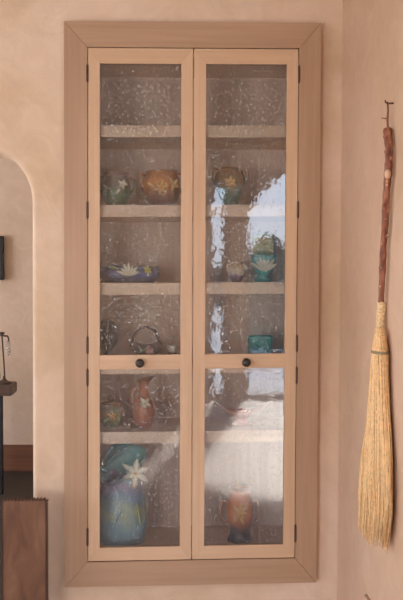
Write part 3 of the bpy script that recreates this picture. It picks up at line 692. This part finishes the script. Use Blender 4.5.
# hook
hp = bp_(387.6, 103.5)
bm = bmesh.new(); tube(bm, [(0, 0, 0), (.02, 0, .001), (CX-hp.x-.0005, 0, .002)], [.0026, .0026, .0026], 8); tube(bm, [(0, 0, 0), (-.006, 0, .003), (-.007, 0, .009)], .0026, 8)
tag(mesh_obj('wall_hook', bm, plain('rusty_iron', (.14, .06, .03), .5, .5), None, True, loc=hp), 'small dark hook in the right wall holding up the broom', 'hook')

# bent handle tip of something low by the right wall
q0 = at(365, 594.5, -.75); bm = bmesh.new()
tube(bm, spline([q0, q0+Vector((.006, -.004, -.007)), q0+Vector((.014, -.01, -.022)), q0+Vector((.022, -.02, -.07)), q0+Vector((.026, -.03, -.2)), Vector((q0.x+.028, q0.y-.03, FLOOR))], 8), .0045, 8)
tag(mesh_obj('bent_cane', bm, plain('brown_cane', (.30, .18, .09), .6), None, True), 'tip of a brown bent cane at the foot of the right wall, below the broom', 'cane')

# ------------------------------------------------------------------ laced leather box, lower left
Yb = -.12; tl = at(1.2, 499.5, Yb); tr = at(47.5, 499.5, Yb); w = tr.x-tl.x; bx = (tl.x+tr.x)/2; Hh = tl.z-FLOOR
lb = thing('leather_panel', (bx, Yb, FLOOR), 'brown leather-covered upright panel with whip-stitched edges, in the lower left corner', 'leather panel')
m_, nt, b = new_mat('mottled_leather')
tc = N(nt, 'ShaderNodeTexCoord'); mp = N(nt, 'ShaderNodeMapping'); mp.inputs['Scale'].default_value = (14, 14, 4); nt.links.new(tc.outputs['Object'], mp.inputs['Vector'])
nz = N(nt, 'ShaderNodeTexNoise'); nz.inputs['Scale'].default_value = 1.2; nz.inputs['Detail'].default_value = 4; nz.inputs['Distortion'].default_value = .8; nt.links.new(mp.outputs[0], nz.inputs['Vector'])
r_ = ramp(nt, [(.3, (.10, .042, .02)), (.55, (.17, .078, .04)), (.75, (.23, .112, .062))]); nt.links.new(nz.outputs['Fac'], r_.inputs[0]); nt.links.new(r_.outputs[0], b.inputs['Base Color']); b.inputs['Roughness'].default_value = .55; b.inputs['Specular IOR Level'].default_value = .3
LEATH = m_
hw_ = w/2-.004
bm = bmesh.new(); box(bm, -hw_, hw_, 0, .022, 0, Hh-.002, bev=.004)
mesh_obj('leather_face', bm, LEATH, lb)
LACE = plain('dark_lacing', (.07, .03, .02), .6); bm = bmesh.new()
for sx in (-1, 1):
    for k in range(int(Hh/.0125)):
        z = .01+k*.0125; tube(bm, [(sx*(hw_-.003), -.0012, z), (sx*(hw_+.0025), -.002, z+.002), (sx*(hw_+.0025), .024, z+.004)], .0019, 6)
for k in range(int(2*hw_/.0125)):
    x = -hw_+.008+k*.0125; tube(bm, [(x, -.0012, Hh-.006), (x+.001, -.002, Hh), (x+.003, .024, Hh)], .0019, 6)
la = mesh_obj('lacing', bm, LACE, lb, True); la['label'] = 'dark whip-stitched lacing along the edges'

# ------------------------------------------------------------------ beyond the arch: table, candelabra, framed panel
TY = 2.45; a = at(11.5, 385, TY); zt = a.z
tb = thing('side_table', (a.x-.45, TY, FLOOR), 'dark wooden slab table on black metal legs in the room beyond the arch', 'table')
bm = bmesh.new(); box(bm, -.45, .0+.45, 0, .2, zt-FLOOR-.075, zt-FLOOR, bev=.006)
mesh_obj('table_top', bm, wood('walnut_slab', (.06, .028, .016), (.16, .08, .045), 'X', .35, 80), tb)
MB = plain('black_metal', (.012, .012, .013), .45, .3)
for x in (-.40, .365):
    for y in (.03, .17):
        x -= .06*(y > .1)*(x > 0); bm = bmesh.new(); box(bm, x-.02, x+.02, y-.02, y+.02, 0, zt-FLOOR-.075, bev=.003); mesh_obj('leg', bm, MB, tb)
cy = TY+.08; c0 = at(4, 383, cy); cz = zt+.0008
cn = thing('candelabra', (c0.x-.0, cy, cz), 'thin dark metal candelabra with a hanging glass drop, standing on the dark slab table', 'candelabra')
def cpt(px, py, dy=0): v = at(px, py, cy+dy); return Vector((v.x-c0.x, dy, v.z-cz))
IR = plain('aged_iron', (.09, .065, .05), .5, .5)
GL, nt, b = new_mat('clear_glass'); b.inputs['Transmission Weight'].default_value = .8; b.inputs['Roughness'].default_value = .1; b.inputs['Base Color'].default_value = (.9, .92, .95, 1)
bm = bmesh.new(); tube(bm, spline([cpt(5, 384), cpt(4, 365), cpt(2.6, 345), cpt(1.8, 333)], 4), .0055, 8); mesh_obj('stem', bm, IR, cn, True)
for s in (1, -1):
    bm = bmesh.new(); pts = [cpt(1.8, 334), cpt(1.8+s*2.5, 336), cpt(1.8+s*5.5, 336), cpt(1.8+s*6.7, 339), cpt(1.8+s*6.7, 342)]
    tube(bm, spline(pts, 4), .0055, 8); blob(bm, cpt(1.8+s*.2, 333), .02, .012, .008)
    ar = mesh_obj('arm', bm, IR, cn, True)
    bm = bmesh.new(); q = cpt(1.8+s*6.6, 348); pr = [(.004, .05), (.014, .04), (.013, .01), (.017, -.02), (.010, -.04), (.002, -.052)]
    rings = [[bm.verts.new((q.x+r*math.cos(k*PI/4), q.y+r*math.sin(k*PI/4), q.z+z)) for k in range(8)] for r, z in pr]
    for x, y in zip(rings, rings[1:]):
        for k in range(8): bm.faces.new((x[k], x[(k+1) % 8], y[(k+1) % 8], y[k]))
    bm.faces.new(rings[0]); bm.faces.new(rings[-1]); dr = mesh_obj('glass_drop', bm, GL, ar); dr['label'] = 'pointed clear glass drop'
bm = bmesh.new(); lathe(bm, [(0, 0), (.05, 0), (.05, .008), (.03, .016), (.012, .03), (.007, .05)], 24, wall=.002); mesh_obj('base', bm, IR, cn, True)
vx = at(0, 383, cy+.12)
bm = bmesh.new(); lathe(bm, [(0, 0), (.03, 0), (.034, .01), (.036, .05), (.03, .07), (.032, .085)], 24, wall=.002)
tag(mesh_obj('glass_votive', bm, GL, None, True, loc=(vx.x-.02, cy+.06, cz)), 'small glass votive cup behind the candelabra on the slab table', 'glass cup')
f0 = at(3.2, 236, FY-.03); f1 = at(3.2, 280, FY-.03)
pf = thing('framed_panel', (f0.x-.35, FY-.0005, f1.z), 'black framed dark panel on the far wall beyond the arch, cut off at the left', 'picture frame')
bm = bmesh.new(); hz = f0.z-f1.z
for q in ((-.35, -.33, 0, hz), (.33, .35, 0, hz), (-.33, .33, 0, .02), (-.33, .33, hz-.02, hz)): box(bm, q[0], q[1], -.035, 0, q[2], q[3], bev=.002)
mesh_obj('frame', bm, MB, pf)
bm = bmesh.new(); box(bm, -.33, .33, -.02, -.002, .02, hz-.02); mesh_obj('panel', bm, plain('dark_panel', (.03, .028, .03), .3), pf)

# ------------------------------------------------------------------ light
w_ = bpy.data.worlds.new('sky'); sc.world = w_; w_.use_nodes = True; nt = w_.node_tree; bg = nt.nodes['Background']
tc = N(nt, 'ShaderNodeTexCoord'); sp = N(nt, 'ShaderNodeSeparateXYZ'); nt.links.new(tc.outputs['Generated'], sp.inputs[0])
r_ = ramp(nt, [(0, (.74, .82, .92)), (.25, (.52, .70, 1.0)), (1, (.30, .50, .90))]); nt.links.new(sp.outputs[2], r_.inputs[0]); nt.links.new(r_.outputs[0], bg.inputs[0])
bg.inputs[1].default_value = 12
sun = bpy.data.lights.new('sun', 'SUN'); sun.energy = 32; sun.angle = .04; sun.color = (1, .95, .88)
so = bpy.data.objects.new('sun', sun); COL.objects.link(so)
sd = Vector((-.21, 1, -.62)).normalized(); so.rotation_euler = sd.to_track_quat('-Z', 'Y').to_euler()
def area(name, loc, d, sx, sy, e, col):
    l = bpy.data.lights.new(name, 'AREA'); l.shape = 'RECTANGLE'; l.size = sx; l.size_y = sy; l.energy = e; l.color = col
    o = bpy.data.objects.new(name, l); COL.objects.link(o); o.location = loc; o.rotation_euler = Vector(d).to_track_quat('-Z', 'Y').to_euler(); return l
area('added_fill_rear', (-2.25, -6.48, .75), (0, 1, -.5), 2.2, 1.4, 200, (1, .94, .88))  # added fill lamp, frontal light from the invented rear opening
area('added_fill_left', (-3.98, -3.0, 1.1), (1, 0, -.6), 2.9, 1.3, 62, (1, .94, .88))  # added fill lamp at an unseen opening in the left wall
area('added_fill_far_room', (-3.98, 1.75, 1.4), (1, 0, 0), 1.6, 1.9, 195, (1, .95, .9))  # added lamp, out of view, to brighten the room beyond the arch
for o in (('portal_1', HA), ('portal_2', HB)):
    h = o[1]; l = area(o[0], ((h[0]+h[1])/2, -6.5, (h[2]+h[3])/2), (0, 1, 0), h[1]-h[0], h[3]-h[2], 1, (1, 1, 1)); l.cycles.is_portal = True

sc.view_settings.view_transform = 'Standard'; sc.view_settings.look = 'None'; sc.view_settings.gamma = 1
sc.view_settings.use_curve_mapping = False; sc.view_settings.exposure = -.95
sc.cycles.use_denoising = True; sc.cycles.sample_clamp_indirect = 80; sc.cycles.caustics_refractive = False
sc.cycles.max_bounces = 10; sc.cycles.transparent_max_bounces = 12; sc.cycles.diffuse_bounces = 5
